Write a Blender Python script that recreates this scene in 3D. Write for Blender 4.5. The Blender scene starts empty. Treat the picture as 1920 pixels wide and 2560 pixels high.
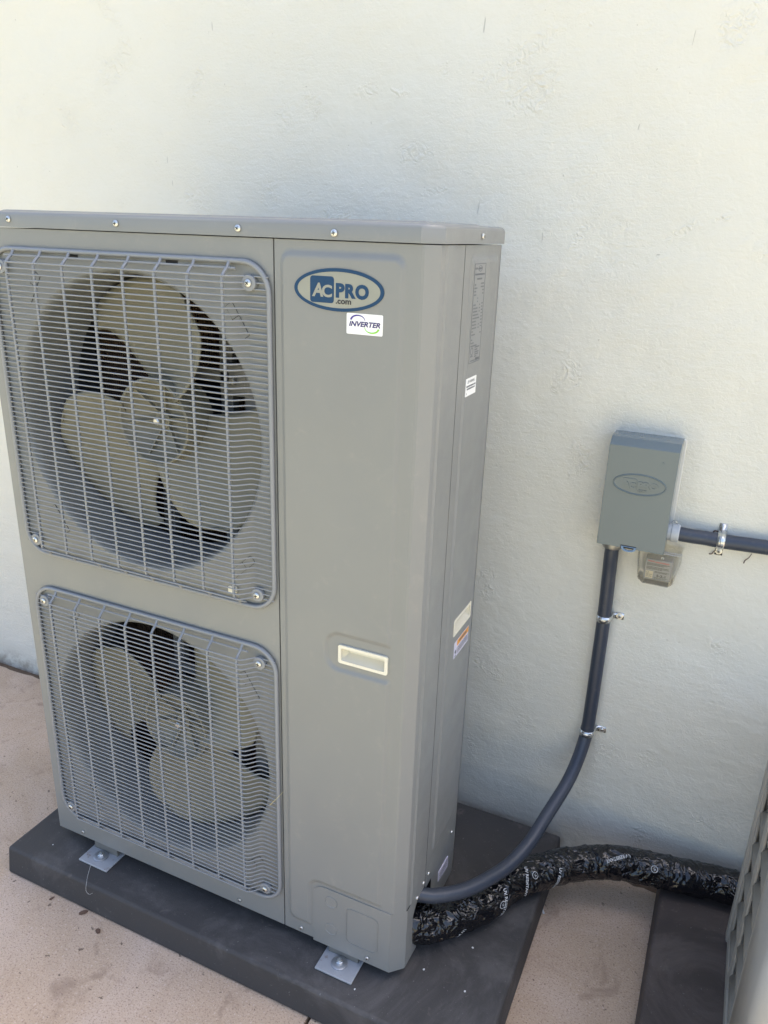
import bpy, bmesh, math, random
from mathutils import Vector, Matrix, noise
random.seed(7)
sc = bpy.context.scene
COL = sc.collection
R = math.radians

# ------------------------------------------------------------------ camera
cam = bpy.data.cameras.new('camera'); cam.sensor_fit = 'VERTICAL'; cam.sensor_height = 36
cam.lens = 1929.37 / 2560 * 36; cam.clip_start = 0.02; cam.clip_end = 500
co = bpy.data.objects.new('camera', cam); COL.objects.link(co)
co.location = (0.4039, -1.6359, 1.4854)
co.rotation_euler = (R(69.9515), R(-1.8036), R(24.9156))
sc.camera = co

# ------------------------------------------------------------------ sky and sun
SUN_EL = 62.0; SUN_AZ = 45.0   # azimuth from +Y towards +X
world = bpy.data.worlds.new('World'); sc.world = world; world.use_nodes = True
wn = world.node_tree; bg = wn.nodes['Background']
sky = wn.nodes.new('ShaderNodeTexSky'); sky.sky_type = 'NISHITA'; sky.sun_disc = False
sky.sun_elevation = R(SUN_EL); sky.sun_rotation = R(SUN_AZ)
sky.air_density = 1.0; sky.dust_density = 3.8; sky.ozone_density = 0.8
wn.links.new(sky.outputs[0], bg.inputs[0]); bg.inputs[1].default_value = 0.13
sun = bpy.data.lights.new('sun', 'SUN'); sun.energy = 2.9; sun.angle = R(0.5); sun.color = (1.0, 0.93, 0.74)
so = bpy.data.objects.new('sun', sun); COL.objects.link(so)
so.location = (4, 7, 9)
so.rotation_euler = Vector((-math.sin(R(SUN_AZ))*math.cos(R(SUN_EL)), -math.cos(R(SUN_AZ))*math.cos(R(SUN_EL)), -math.sin(R(SUN_EL)))).to_track_quat('-Z', 'Y').to_euler()
vs = sc.view_settings
sc.display_settings.display_device = 'sRGB'
vs.view_transform = 'Standard'; vs.look = 'None'; vs.gamma = 1.0; vs.use_curve_mapping = False
vs.exposure = 1.82
sc.cycles.max_bounces = 7; sc.cycles.diffuse_bounces = 4; sc.cycles.glossy_bounces = 3; sc.cycles.transparent_max_bounces = 12

# ------------------------------------------------------------------ mesh helpers
class MB:
    def __init__(s): s.v = []; s.f = []
    def add(s, vs, fs):
        o = len(s.v); s.v += [tuple(p) for p in vs]; s.f += [tuple(i + o for i in f) for f in fs]; return s
    def box(s, x0, x1, y0, y1, z0, z1):
        return s.add([(x0,y0,z0),(x1,y0,z0),(x1,y1,z0),(x0,y1,z0),(x0,y0,z1),(x1,y0,z1),(x1,y1,z1),(x0,y1,z1)],
                     [(0,3,2,1),(4,5,6,7),(0,1,5,4),(1,2,6,5),(2,3,7,6),(3,0,4,7)])
    def tube(s, path, r, n=8, cap=True, closed=False):
        P = [Vector(p) for p in path]; m = len(P); vs = []; up = None
        for i, p in enumerate(P):
            if closed: t = (P[(i+1) % m] - P[i-1]).normalized()
            else: t = (P[min(i+1, m-1)] - P[max(i-1, 0)]).normalized()
            if up is None:
                up = Vector((0,0,1)) if abs(t.z) < .9 else Vector((0,1,0))
            up = (up - t * up.dot(t)).normalized(); b = t.cross(up)
            rr = r(i / max(1, m-1)) if callable(r) else r
            for k in range(n):
                a = 2*math.pi*k/n; vs.append(p + (up*math.cos(a) + b*math.sin(a)) * rr)
        fs = []
        for i in range(m if closed else m-1):
            j = (i+1) % m
            for k in range(n):
                l = (k+1) % n; fs.append((i*n+k, i*n+l, j*n+l, j*n+k))
        if cap and not closed: fs += [tuple(range(n-1,-1,-1)), tuple((m-1)*n+k for k in range(n))]
        return s.add(vs, fs)
    def prism(s, poly, fn, d0, d1, caps=True):
        """poly: list of (u,v); fn(u,v,d)->world; from depth d0 to d1"""
        n = len(poly)
        vs = [fn(u,v,d0) for u,v in poly] + [fn(u,v,d1) for u,v in poly]
        fs = [(i,(i+1)%n,n+(i+1)%n,n+i) for i in range(n)]
        if caps: fs += [tuple(range(n-1,-1,-1)), tuple(range(n,2*n))]
        return s.add(vs, fs)
    def ring(s, outer, inner, fn, d0, d1):
        n = len(outer)
        vs = [fn(u,v,d1) for u,v in outer] + [fn(u,v,d1) for u,v in inner] + [fn(u,v,d0) for u,v in outer] + [fn(u,v,d0) for u,v in inner]
        fs = []
        for i in range(n):
            j = (i+1)%n
            fs += [(i,j,n+j,n+i),(2*n+i,2*n+j,j,i),(n+i,n+j,3*n+j,3*n+i)]
        return s.add(vs, fs)
    def grid(s, nu, nv, fn, skip=None, closed=False):
        vs = [fn(i/nu, j/nv) for i in range(nu+1) for j in range(nv+1)]
        fs = []
        for i in range(nu):
            for j in range(nv):
                if skip and skip((i+.5)/nu, (j+.5)/nv): continue
                fs.append((i*(nv+1)+j, (i+1)*(nv+1)+j, (i+1)*(nv+1)+j+1, i*(nv+1)+j+1))
        return s.add(vs, fs)
    def lathe(s, prof, fn, n=32, cap=False):
        """prof: list of (radius, depth); fn(u,v,d)"""
        vs = []; m = len(prof)
        for r, d in prof:
            for k in range(n):
                a = 2*math.pi*k/n; vs.append(fn(r*math.cos(a), r*math.sin(a), d))
        fs = [(i*n+k, i*n+(k+1)%n, (i+1)*n+(k+1)%n, (i+1)*n+k) for i in range(m-1) for k in range(n)]
        if cap: fs += [tuple(range(n-1,-1,-1)), tuple((m-1)*n+k for k in range(n))]
        return s.add(vs, fs)
    def mesh(s, name):
        me = bpy.data.meshes.new(name); me.from_pydata(s.v, [], s.f); me.update()
        bm = bmesh.new(); bm.from_mesh(me); bmesh.ops.recalc_face_normals(bm, faces=bm.faces); bm.to_mesh(me); bm.free()
        return me
    def build(s, name, mat, parent=None, smooth=35, bevel=0, origin=None, seg=2, fixn=True):
        if origin is not None: s.v = [(p[0]-origin[0], p[1]-origin[1], p[2]-origin[2]) for p in s.v]
        me = bpy.data.meshes.new(name); me.from_pydata(s.v, [], s.f); me.update()
        if fixn:
            bm = bmesh.new(); bm.from_mesh(me); bmesh.ops.recalc_face_normals(bm, faces=bm.faces); bm.to_mesh(me); bm.free()
        o = link(name, me, mat, parent, origin)
        if smooth: shade(me, smooth)
        if bevel:
            m = o.modifiers.new('Bevel', 'BEVEL'); m.width = bevel; m.segments = seg; m.limit_method = 'ANGLE'; m.angle_limit = R(30)
            m.harden_normals = False
        return o
def shade(me, ang):
    me.polygons.foreach_set('use_smooth', [True]*len(me.polygons))
    me.set_sharp_from_angle(angle=R(ang))
def link(name, me, mat, parent=None, origin=None):
    o = bpy.data.objects.new(name, me); COL.objects.link(o)
    if mat is not None and not me.materials: me.materials.append(mat)
    if origin is not None: o.location = origin
    if parent is not None: adopt(o, parent)
    return o
def wloc(o):
    l = Vector(o.location)
    if o.parent: l = l + o.matrix_parent_inverse.translation + wloc(o.parent)
    return l
def adopt(o, parent):
    o.parent = parent; o.matrix_parent_inverse = Matrix.Translation(-wloc(parent))
def tag(o, label, cat, group=None):
    o['label'] = label; o['category'] = cat
    if group: o['group'] = group
    return o
def struct(o): o['kind'] = 'structure'; return o
def thing(name, label, cat, loc, group=None):
    o = bpy.data.objects.new(name, None); COL.objects.link(o); o.location = loc; o.empty_display_size = .1
    return tag(o, label, cat, group)
def rrect(u0, u1, v0, v1, r, n=6):
    out = []
    for cx, cy, a0 in ((u1-r,v1-r,0),(u0+r,v1-r,90),(u0+r,v0+r,180),(u1-r,v0+r,270)):
        for k in range(n+1):
            a = R(a0 + 90*k/n); out.append((cx+r*math.cos(a), cy+r*math.sin(a)))
    return out
def ellipse(cu, cv, a, b, n=64): return [(cu+a*math.cos(2*math.pi*k/n), cv+b*math.sin(2*math.pi*k/n)) for k in range(n)]
def smooth_path(pts, n=12):
    P = [Vector(p) for p in pts]; out = []
    for i in range(len(P)-1):
        p0 = P[max(i-1,0)]; p1 = P[i]; p2 = P[i+1]; p3 = P[min(i+2,len(P)-1)]
        for k in range(n):
            t = k/n
            out.append(.5*((2*p1)+(p2-p0)*t+(2*p0-5*p1+4*p2-p3)*t*t+(3*p1-p0-3*p2+p3)*t**3))
    out.append(P[-1]); return out
def resample(path, step):
    P = [Vector(p) for p in path]; out = [P[0]]; acc = 0
    for i in range(len(P)-1):
        a, b = P[i], P[i+1]; L = (b-a).length
        if L < 1e-9: continue
        t = step - acc
        while t <= L: out.append(a + (b-a)*(t/L)); t += step
        acc = L - (t - step)
    out.append(P[-1]); return out
def sm(a, b, x):
    t = min(1, max(0, (x-a)/(b-a))); return t*t*(3-2*t)
TXT = {}
def text_geo(body, size=1.0, bold=0.0, shear=0.0, spacing=1.0):
    key = (body, size, bold, shear, spacing)
    if key in TXT: return TXT[key]
    cu = bpy.data.curves.new('lettering', 'FONT'); cu.body = body; cu.size = size; cu.offset = bold; cu.shear = shear
    cu.space_character = spacing; cu.resolution_u = 4; cu.fill_mode = 'FRONT'
    o = bpy.data.objects.new('lettering', cu); COL.objects.link(o)
    dg = bpy.context.evaluated_depsgraph_get(); me = bpy.data.meshes.new_from_object(o.evaluated_get(dg))
    vs = [tuple(v.co) for v in me.vertices]; fs = [tuple(p.vertices) for p in me.polygons]
    bpy.data.objects.remove(o); bpy.data.curves.remove(cu); bpy.data.meshes.remove(me)
    TXT[key] = (vs, fs); return TXT[key]
def fit_text(mb, body, fn, u0, u1, v0, v1, d, bold=0.0, shear=0.0, spacing=1.0, keep=False):
    """letters scaled to fill the rectangle u0..u1 x v0..v1 on a surface fn(u,v,d)"""
    vs, fs = text_geo(body, 1.0, bold, shear, spacing)
    xs = [p[0] for p in vs]; ys = [p[1] for p in vs]
    ax, bx, ay, by = min(xs), max(xs), min(ys), max(ys)
    su = (u1-u0)/(bx-ax); sv = su if keep else (v1-v0)/(by-ay)
    mb.add([fn(u0+(p[0]-ax)*su, v0+(p[1]-ay)*sv, d) for p in vs], fs)

# ------------------------------------------------------------------ material helpers
class NT:
    def __init__(s, name):
        s.m = bpy.data.materials.new(name); s.m.use_nodes = True; s.t = s.m.node_tree
        s.b = s.t.nodes['Principled BSDF']; s.out = s.t.nodes['Material Output']
    def n(s, typ, **kw):
        nd = s.t.nodes.new(typ)
        for k, v in kw.items(): setattr(nd, k, v)
        return nd
    def l(s, a, b): s.t.links.new(a, b)
    def val(s, sock, v):
        if isinstance(v, (int, float)): sock.default_value = v
        elif isinstance(v, (tuple, list)): sock.default_value = v if len(v) == len(sock.default_value) else tuple(v) + (1,)
        else: s.l(v, sock)
    def math(s, op, a, b=None, c=None, clamp=False):
        nd = s.n('ShaderNodeMath', operation=op, use_clamp=clamp)
        for i, x in enumerate((a, b, c)):
            if x is not None: s.val(nd.inputs[i], x)
        return nd.outputs[0]
    def coord(s, scale=None, kind='Object'):
        o = s.n('ShaderNodeTexCoord').outputs[kind]
        if scale is None: return o
        mp = s.n('ShaderNodeMapping'); s.l(o, mp.inputs[0]); mp.inputs['Scale'].default_value = scale; return mp.outputs[0]
    def noise(s, vec, scale, detail=4, rough=.55, dist=0.0):
        nd = s.n('ShaderNodeTexNoise'); s.l(vec, nd.inputs['Vector']); nd.inputs['Scale'].default_value = scale
        nd.inputs['Detail'].default_value = detail; nd.inputs['Roughness'].default_value = rough; nd.inputs['Distortion'].default_value = dist
        return nd.outputs[0]
    def ramp(s, v, a, b, c=0.0, d=1.0):
        nd = s.n('ShaderNodeMapRange'); nd.interpolation_type = 'SMOOTHSTEP'
        s.val(nd.inputs[0], v); nd.inputs[1].default_value = a; nd.inputs[2].default_value = b; nd.inputs[3].default_value = c; nd.inputs[4].default_value = d
        return nd.outputs[0]
    def mix(s, f, a, b):
        nd = s.n('ShaderNodeMix', data_type='RGBA'); s.val(nd.inputs[0], f); s.val(nd.inputs[6], a); s.val(nd.inputs[7], b); return nd.outputs[2]
    def bump(s, h, dist, strength=1.0):
        nd = s.n('ShaderNodeBump'); s.l(h, nd.inputs['Height']); nd.inputs['Distance'].default_value = dist; nd.inputs['Strength'].default_value = strength
        s.l(nd.outputs[0], s.b.inputs['Normal']); return nd
    def set(s, **kw):
        for k, v in kw.items(): s.val(s.b.inputs[k.replace('_', ' ')], v)
        return s.m
def plain(name, col, rough=.5, metal=0.0, var=0.0, scale=40, bump=0.0, bscale=400, coat=0.0, spec=.5):
    t = NT(name); vec = t.coord()
    c = col
    if var:
        f = t.noise(vec, scale, 5, .6)
        c = t.mix(f, tuple(x*(1-var) for x in col), tuple(min(1, x*(1+var)) for x in col))
    if bump: t.bump(t.noise(vec, bscale, 3, .6), bump)
    t.set(Base_Color=c, Roughness=rough, Metallic=metal)
    t.b.inputs['Coat Weight'].default_value = coat
    t.b.inputs['Specular IOR Level'].default_value = spec
    return t.m

# stucco wall: cream paint over trowelled plaster, rough torn patches, trowel sweeps, fine grain
PATCH = [(-1.079,1.838,.064,.032,35),(-1.404,1.753,.017,.033,-25),(-1.244,1.722,.023,.047,25),(-.61,1.715,.018,.03,5),(-.539,1.738,.023,.023,25),(-.408,1.76,.027,.012,5),(-.65,1.555,.028,.032,35),(-.861,1.548,.028,.045,15),(-.477,1.514,.038,.013,-5),(-1.091,1.528,.015,.009,5),(-1.081,1.944,.056,.013,-45),(-.85,1.781,.046,.016,60),(-.074,1.808,.088,.018,30),(-.05,1.744,.05,.041,25),(.301,1.834,.037,.032,5),(.077,1.496,.041,.01,53),(.258,1.501,.033,.008,35),(-.292,1.64,.032,.021,5),(-.231,1.791,.012,.017,5),(-.241,1.566,.037,.007,10),(.411,1.47,.013,.019,5),(.324,1.523,.018,.004,20),(.052,1.851,.009,.004,25),(-.334,1.754,.021,.011,-15),(-.057,.681,.015,.022,-15),(-.036,.471,.037,.019,-20),(-.067,.244,.016,.029,35),(.077,.343,.026,.017,-15),(.264,.334,.031,.028,45),(.256,.726,.022,.013,25),(.369,.346,.023,.02,-15),(.375,.114,.017,.034,5),(.509,.216,.035,.01,-15),(.091,1.223,.018,.03,25),(.127,1.038,.022,.036,15),(-.061,.723,.02,.03,-35),(.472,.667,.036,.018,-15),(.056,1.19,.015,.02,5),(.114,.997,.014,.016,35)]
SCRATCH = [(-.793,1.9,.0011,.009,2),(-.94,1.63,.0009,.009,0),(-.929,1.578,.0009,.007,0),(-.156,1.863,.0012,.014,-3),(-.143,1.534,.0011,.013,-8),(.158,1.68,.0012,.006,-10),(-.003,1.48,.0009,.012,0),(.225,1.458,.004,.0012,5),(.06,.558,.003,.0012,0),(.232,1.82,.0006,.014,-6)]
def wall_mat():
    t = NT('cream_stucco'); P = t.coord()
    n1 = t.noise(P, 26, 4, .65, .4); n2 = t.noise(P, 75, 2, .6, .3)
    warp = t.math('ADD', t.math('MULTIPLY', t.math('SUBTRACT', n1, .5), 2.6), t.math('MULTIPLY', t.math('SUBTRACT', n2, .5), 1.0))
    at = t.n('ShaderNodeAttribute', attribute_name='patch'); dmin = at.outputs['Fac']
    e = t.math('ADD', dmin, warp)                                 # < 1 inside a torn patch
    frag = t.noise(P, 60, 2, .65, .8)
    inside = t.math('MULTIPLY', t.ramp(e, 1.45, .55), t.ramp(frag, .36, .62))
    rim = t.math('SUBTRACT', 1.0, t.math('ABSOLUTE', t.math('MULTIPLY', t.math('SUBTRACT', e, 1.0), 5.0)), clamp=True)
    near = t.ramp(dmin, 2.2, .8)
    ridge = t.math('ABSOLUTE', t.math('SUBTRACT', t.noise(P, 55, 3, .5, 1.0), .5))
    rough_in = t.math('MULTIPLY', t.ramp(e, 1.5, .6), ridge)
    cover = t.ramp(t.noise(P, 2.2, 3, .5), .36, .60, .30, 1.0)
    grain = t.math('MULTIPLY', t.noise(P, 170, 2, .6, .9), cover)
    mpv = t.n('ShaderNodeMapping'); t.l(P, mpv.inputs[0]); mpv.inputs['Rotation'].default_value = (0, R(28), 0); mpv.inputs['Scale'].default_value = (9, 9, 55)
    sweep = t.noise(mpv.outputs[0], 1.3, 3, .55, 1.2)
    lump = t.noise(P, 7, 2, .5, .3)
    h = t.math('MULTIPLY', grain, .62)
    h = t.math('ADD', h, t.math('MULTIPLY', t.math('MULTIPLY', sweep, cover), .45))
    h = t.math('ADD', h, t.math('MULTIPLY', lump, 2.4))
    h = t.math('ADD', h, t.math('MULTIPLY', t.noise(P, 48, 2, .5, .5), .6))
    h = t.math('SUBTRACT', h, t.math('MULTIPLY', inside, .22))
    h = t.math('ADD', h, t.math('MULTIPLY', rough_in, 2.5))
    smin = None
    for (x, z, a, b, rot) in SCRATCH:
        mp = t.n('ShaderNodeMapping', vector_type='TEXTURE'); t.l(P, mp.inputs[0])
        mp.inputs['Location'].default_value = (x, 0, z); mp.inputs['Rotation'].default_value = (0, R(-rot), 0); mp.inputs['Scale'].default_value = (a, 1, b)
        ln = t.n('ShaderNodeVectorMath', operation='LENGTH'); t.l(mp.outputs[0], ln.inputs[0])
        smin = ln.outputs['Value'] if smin is None else t.math('MINIMUM', smin, ln.outputs['Value'])
    scr = t.ramp(t.math('ADD', smin, t.math('MULTIPLY', warp, .25)), 1.1, .8)
    h = t.math('SUBTRACT', h, t.math('MULTIPLY', scr, .4))
    t.bump(h, .0026, 1.0)
    c = t.mix(t.noise(P, 3, 4, .6), (.70, .675, .585), (.755, .73, .645))
    dirt = t.math('MULTIPLY', t.math('MULTIPLY', rim, near), t.ramp(t.noise(P, 22, 4, .7), .54, .68))
    c = t.mix(t.math('MULTIPLY', dirt, .22), c, (.44, .38, .28))
    spk = t.ramp(t.noise(P, 95, 2, .5), .735, .77)
    c = t.mix(t.math('MULTIPLY', spk, .35), c, (.30, .26, .20))
    c = t.mix(t.math('MULTIPLY', scr, .35), c, (.22, .20, .17))
    # splashed soil near the foot of the wall
    sep = t.n('ShaderNodeSeparateXYZ'); t.l(P, sep.inputs[0])
    foot = t.math('MULTIPLY', t.ramp(sep.outputs[2], .07, .0), t.ramp(t.noise(P, 18, 5, .65), .35, .65))
    c = t.mix(t.math('MULTIPLY', foot, .7), c, (.24, .17, .11))
    t.set(Base_Color=c, Roughness=.48)
    t.b.inputs['Specular IOR Level'].default_value = .35
    return t.m
def concrete_mat():
    t = NT('pink_concrete'); P = t.coord()
    c = t.mix(t.noise(P, 5, 6, .65, .3), (.42, .305, .21), (.57, .43, .31))
    c = t.mix(t.ramp(t.noise(P, 2.6, 5, .65, .8), .42, .66, 0, .75), c, (.58, .45, .355))
    c = t.mix(t.ramp(t.noise(P, 260, 3, .7), .52, .66, 0, .75), c, (.24, .155, .115))
    c = t.mix(t.ramp(t.noise(P, 180, 3, .7), .56, .68, 0, .65), c, (.64, .52, .43))
    c = t.mix(t.ramp(t.noise(P, 60, 3, .7), .655, .69, 0, .8), c, (.10, .07, .05))
    c = t.mix(t.ramp(t.noise(P, 11, 5, .65, .8), .54, .72, 0, .55), c, (.25, .17, .12))
    h = t.math('ADD', t.noise(P, 300, 3, .6), t.math('MULTIPLY', t.noise(P, 30, 4, .6), 1.2))
    t.bump(h, .0012); t.set(Base_Color=c, Roughness=.88); return t.m
def pad_mat(name, a, b):
    t = NT(name); P = t.coord()
    c = t.mix(t.noise(P, 9, 6, .65, .3), a, b)
    c = t.mix(t.ramp(t.noise(P, 4.2, 6, .7, .9), .48, .70, 0, .6), c, tuple(x*2.0 for x in b))
    c = t.mix(t.ramp(t.noise(P, 24, 5, .7, .6), .60, .74, 0, .45), c, (.16, .14, .12))
    c = t.mix(t.ramp(t.noise(P, 190, 2, .5), .70, .76, 0, .5), c, (.22, .21, .20))
    t.bump(t.math('ADD', t.noise(P, 420, 3, .6), t.noise(P, 90, 3, .5)), .0007)
    t.set(Base_Color=c, Roughness=.72); t.b.inputs['Specular IOR Level'].default_value = .4
    return t.m
def paint_mat(name, col, rough=.34, dust=.16):
    t = NT(name); P = t.coord()
    c = t.mix(t.noise(P, 6, 5, .6), tuple(x*.95 for x in col), tuple(x*1.05 for x in col))
    c = t.mix(t.ramp(t.noise(P, 24, 6, .7, .4), .55, .8, 0, dust), c, (.42, .38, .32))
    r = t.ramp(t.noise(P, 11, 5, .6), .3, .7, rough-.06, rough+.1)
    t.bump(t.math('ADD', t.noise(P, 900, 2, .5), t.math('MULTIPLY', t.noise(P, 9, 2, .4), 1.5)), .00022)
    t.set(Base_Color=c, Roughness=r); return t.m
def wrap_mat():
    t = NT('black_film'); P = t.coord()
    warp = t.n('ShaderNodeVectorMath', operation='ADD'); t.l(P, warp.inputs[0])
    nz = t.n('ShaderNodeTexNoise'); t.l(P, nz.inputs['Vector']); nz.inputs['Scale'].default_value = 30; nz.inputs['Detail'].default_value = 2
    scl = t.n('ShaderNodeVectorMath', operation='SCALE'); t.l(nz.outputs['Color'], scl.inputs[0]); scl.inputs['Scale'].default_value = .02
    t.l(scl.outputs[0], warp.inputs[1])
    r1 = t.math('ABSOLUTE', t.math('SUBTRACT', t.noise(warp.outputs[0], 15, 2, .45, 1.8), .5))
    r2 = t.math('ABSOLUTE', t.math('SUBTRACT', t.noise(warp.outputs[0], 42, 1, .5, 1.4), .5))
    msk = t.ramp(t.noise(P, 11, 2, .6), .44, .58, .25, 1.0)
    h = t.math('ADD', r1, t.math('MULTIPLY', t.math('MULTIPLY', r2, msk), .22))
    t.bump(h, .023)
    c = t.mix(t.ramp(t.noise(P, 30, 4, .65), .58, .75, 0, .35), (.006, .006, .008), (.045, .04, .036))
    t.set(Base_Color=c, Roughness=t.ramp(t.noise(P, 40, 3, .5), .35, .7, .06, .15)); t.b.inputs['Specular IOR Level'].default_value = .6; return t.m
def conduit_mat():
    t = NT('grey_conduit_jacket'); P = t.coord()
    c = t.mix(t.noise(P, 18, 5, .6), (.034, .042, .060), (.048, .058, .080))
    c = t.mix(t.ramp(t.noise(P, 60, 5, .7), .55, .75, 0, .3), c, (.13, .13, .13))
    t.set(Base_Color=c, Roughness=.40); return t.m
def steel_mat(name, col, rough=.35, rust=0.0, metal=.9):
    t = NT(name); P = t.coord()
    c = t.mix(t.noise(P, 60, 4, .6), tuple(x*.8 for x in col), col)
    if rust: c = t.mix(t.ramp(t.noise(P, 45, 5, .7), .58, .70, 0, rust), c, (.16, .07, .025))
    t.bump(t.noise(P, 300, 3, .6), .0002)
    t.set(Base_Color=c, Roughness=rough, Metallic=metal); return t.m
def clear_mat():
    t = NT('clear_plastic'); t.t.nodes.remove(t.b)
    tr = t.n('ShaderNodeBsdfTransparent'); tr.inputs[0].default_value = (.975, .975, .97, 1)
    gl = t.n('ShaderNodeBsdfGlossy'); gl.inputs['Roughness'].default_value = .07; gl.inputs[0].default_value = (1, 1, 1, 1)
    df = t.n('ShaderNodeBsdfDiffuse'); df.inputs[0].default_value = (.6, .58, .54, 1)
    fr = t.n('ShaderNodeFresnel'); fr.inputs[0].default_value = 1.5
    m1 = t.n('ShaderNodeMixShader'); m1.inputs[0].default_value = .03; t.l(tr.outputs[0], m1.inputs[1]); t.l(df.outputs[0], m1.inputs[2])
    m2 = t.n('ShaderNodeMixShader'); t.l(fr.outputs[0], m2.inputs[0]); t.l(m1.outputs[0], m2.inputs[1]); t.l(gl.outputs[0], m2.inputs[2])
    t.l(m2.outputs[0], t.out.inputs[0]); return t.m

M = dict(
    wall=wall_mat(), concrete=concrete_mat(),
    soil=plain('dry_soil', (.13, .09, .06), .95, var=.5, scale=60, bump=.006, bscale=70),
    bounce_ground=plain('tan_bounce_ground', (.44, .41, .29), .9, var=.25, scale=60, bump=.01, bscale=60),  # unseen ground beyond the slabs, made tan to tint bounced sunlight
    pad=pad_mat('charcoal_pad', (.047, .044, .043), (.062, .058, .056)), pad2=pad_mat('brown_grey_pad', (.062, .049, .044), (.083, .067, .060)),
    paint=paint_mat('grey_beige_paint', (.219, .224, .219)), grille=paint_mat('grille_plastic', (.235, .245, .26), .34, .05),
    fan=paint_mat('fan_plastic', (.195, .185, .14), .38, .35), inner=paint_mat('inner_sheet', (.15, .15, .14), .5, .3),
    coil=plain('coil_fins', (.24, .16, .105), .6, var=.3, scale=30), dark=plain('gap_shade', (.012, .012, .014), .7),  # near-black is painted shade for slots, recesses and gaps
    bracket=paint_mat('bracket_steel', (.20, .20, .19), .4, .2),
    motor=plain('motor_black', (.03, .03, .035), .5),
    cream=plain('cream_plastic', (.72, .68, .56), .38, var=.05), screw=steel_mat('zinc_screw', (.72, .72, .70), .28), xslot=plain('screw_slot_shade', (.02, .02, .02), .6),
    foot=steel_mat('galvanised_foot', (.40, .41, .43), .55, .55, .2),
    washer=steel_mat('washer_steel', (.50, .52, .55), .42, .25), zinc=steel_mat('zinc_strap', (.70, .71, .70), .25, .05), cast=steel_mat('cast_zinc', (.42, .42, .41), .45, .1),
    blue=plain('logo_blue', (.012, .05, .115), .5, spec=.25), foil=plain('logo_foil', (.27, .278, .245), .3, .1, var=.12, scale=22),
    black=plain('print_black', (.02, .02, .025), .5), gprint=plain('print_grey', (.12, .125, .14), .5), lab_grey=plain('label_film', (.235, .242, .24), .4),
    white=plain('label_white', (.82, .82, .82), .35), purple=plain('print_purple', (.055, .03, .26), .4), navy=plain('print_navy', (.03, .02, .14), .4), green=plain('print_green', (.22, .58, .05), .4),
    orange=plain('print_orange', (.75, .33, .05), .45), lilac=plain('label_lilac', (.62, .60, .72), .4),
    box=plain('box_enamel', (.125, .160, .174), .20, var=.04, scale=8, bump=.00015, bscale=60, coat=.3), boxback=plain('box_back_enamel', (.34, .38, .40), .3),
    fitting=plain('grey_fitting', (.44, .46, .48), .4, var=.08), lblue=plain('latch_blue', (.16, .26, .40), .4),
    conduit=conduit_mat(), film=wrap_mat(), wtext=plain('white_print', (.55, .55, .55), .5), clear=clear_mat(),
    slab=plain('silver_label', (.27, .275, .28), .4), red=plain('print_red', (.55, .06, .04), .4), beige=plain('label_beige', (.60, .52, .36), .5),
    caulk=plain('caulk', (.68, .66, .60), .6, var=.06, bump=.001, bscale=60),
    tan=plain('second_unit_paint', (.34, .32, .285), .45, var=.06, bump=.0002), tanlit=plain('second_unit_front_lit', (.76, .67, .59), .4, var=.05),  # front panel: lit brightness painted into a lighter copy
    tandark=plain('louvre_paint', (.20, .19, .17), .5, var=.08), bark=plain('dry_bark', (.13, .075, .05), .85, var=.4, scale=200), straw=plain('straw', (.62, .52, .27), .6), thread=plain('thread', (.62, .60, .56), .7),
    chip=plain('paint_chip_white', (.75, .74, .72), .6), tendril=plain('dead_tendril', (.085, .05, .04), .85, var=.4, scale=150),
    foam=plain('tan_foam', (.38, .29, .18), .9, var=.3, scale=80, bump=.003, bscale=90),
)
# ------------------------------------------------------------------ setting: ground, wall
ground = struct(MB().box(-40, 40, -60, 30, -.4, -.022).build('ground', M['bounce_ground'], smooth=0))
MB().box(-9, 1.5, -.06, -.002, -.024, -.016).build('soil_strip', M['soil'], ground, smooth=0)
XS = [-.155 + 2.4*k for k in range(-6, 7)]; YS = [-.036, -1.25]
for i in range(len(XS)-1):
    for j in range(len(YS)-1):
        x0, x1, y1, y0 = XS[i]+.004, XS[i+1]-.004, YS[j]-(.004 if j else 0), YS[j+1]+.004
        poly = [(x0, y0), (x1, y0)]
        if j == 0:
            n = 120
            for k in range(n+1):
                x = x1 + (x0-x1)*k/n
                poly.append((x, y1 + .012*noise.noise((x*9, 3, 0)) + .006*noise.noise((x*40, 7, 0))))
        else: poly += [(x1, y1), (x0, y1)]
        MB().prism(poly, lambda u, v, d: (u, v, d), -.10, 0).build('concrete_slab', M['concrete'], ground, smooth=0, bevel=0 if j == 0 else .003)
mb = MB(); WX0, WX1, WZ0, WZ1, WST = -2.1, .9, -.03, 2.19, .006
nx, nz = int((WX1-WX0)/WST), int((WZ1-WZ0)/WST)
def wall_pt(a, b):
    x = WX0+(WX1-WX0)*a; z = WZ0+(WZ1-WZ0)*b; e = min(1, 20*min(a, 1-a), 20*min(b, 1-b))
    y = e*(.0022*noise.noise((x*5, z*5, 1)) + .0012*noise.noise((x*14, z*14, 5)))
    return (x, y, z)
mb.grid(nx, nz, wall_pt)
mb.add([(-7,0,-.3),(1.5,0,-.3),(1.5,0,3.15),(-7,0,3.15),(WX0,0,WZ0),(WX1,0,WZ0),(WX1,0,WZ1),(WX0,0,WZ1)], [(0,1,5,4),(1,2,6,5),(2,3,7,6),(3,0,4,7)])
mb.add([(-7,0,-.3),(1.5,0,-.3),(1.5,.25,-.3),(-7,.25,-.3),(-7,0,3.15),(1.5,0,3.15),(1.5,.25,3.15),(-7,.25,3.15)], [(0,3,2,1),(4,5,6,7),(1,2,6,5),(2,3,7,6),(3,0,4,7)])
wall = mb.build('stucco_wall', M['wall'], smooth=45, fixn=False)
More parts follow.
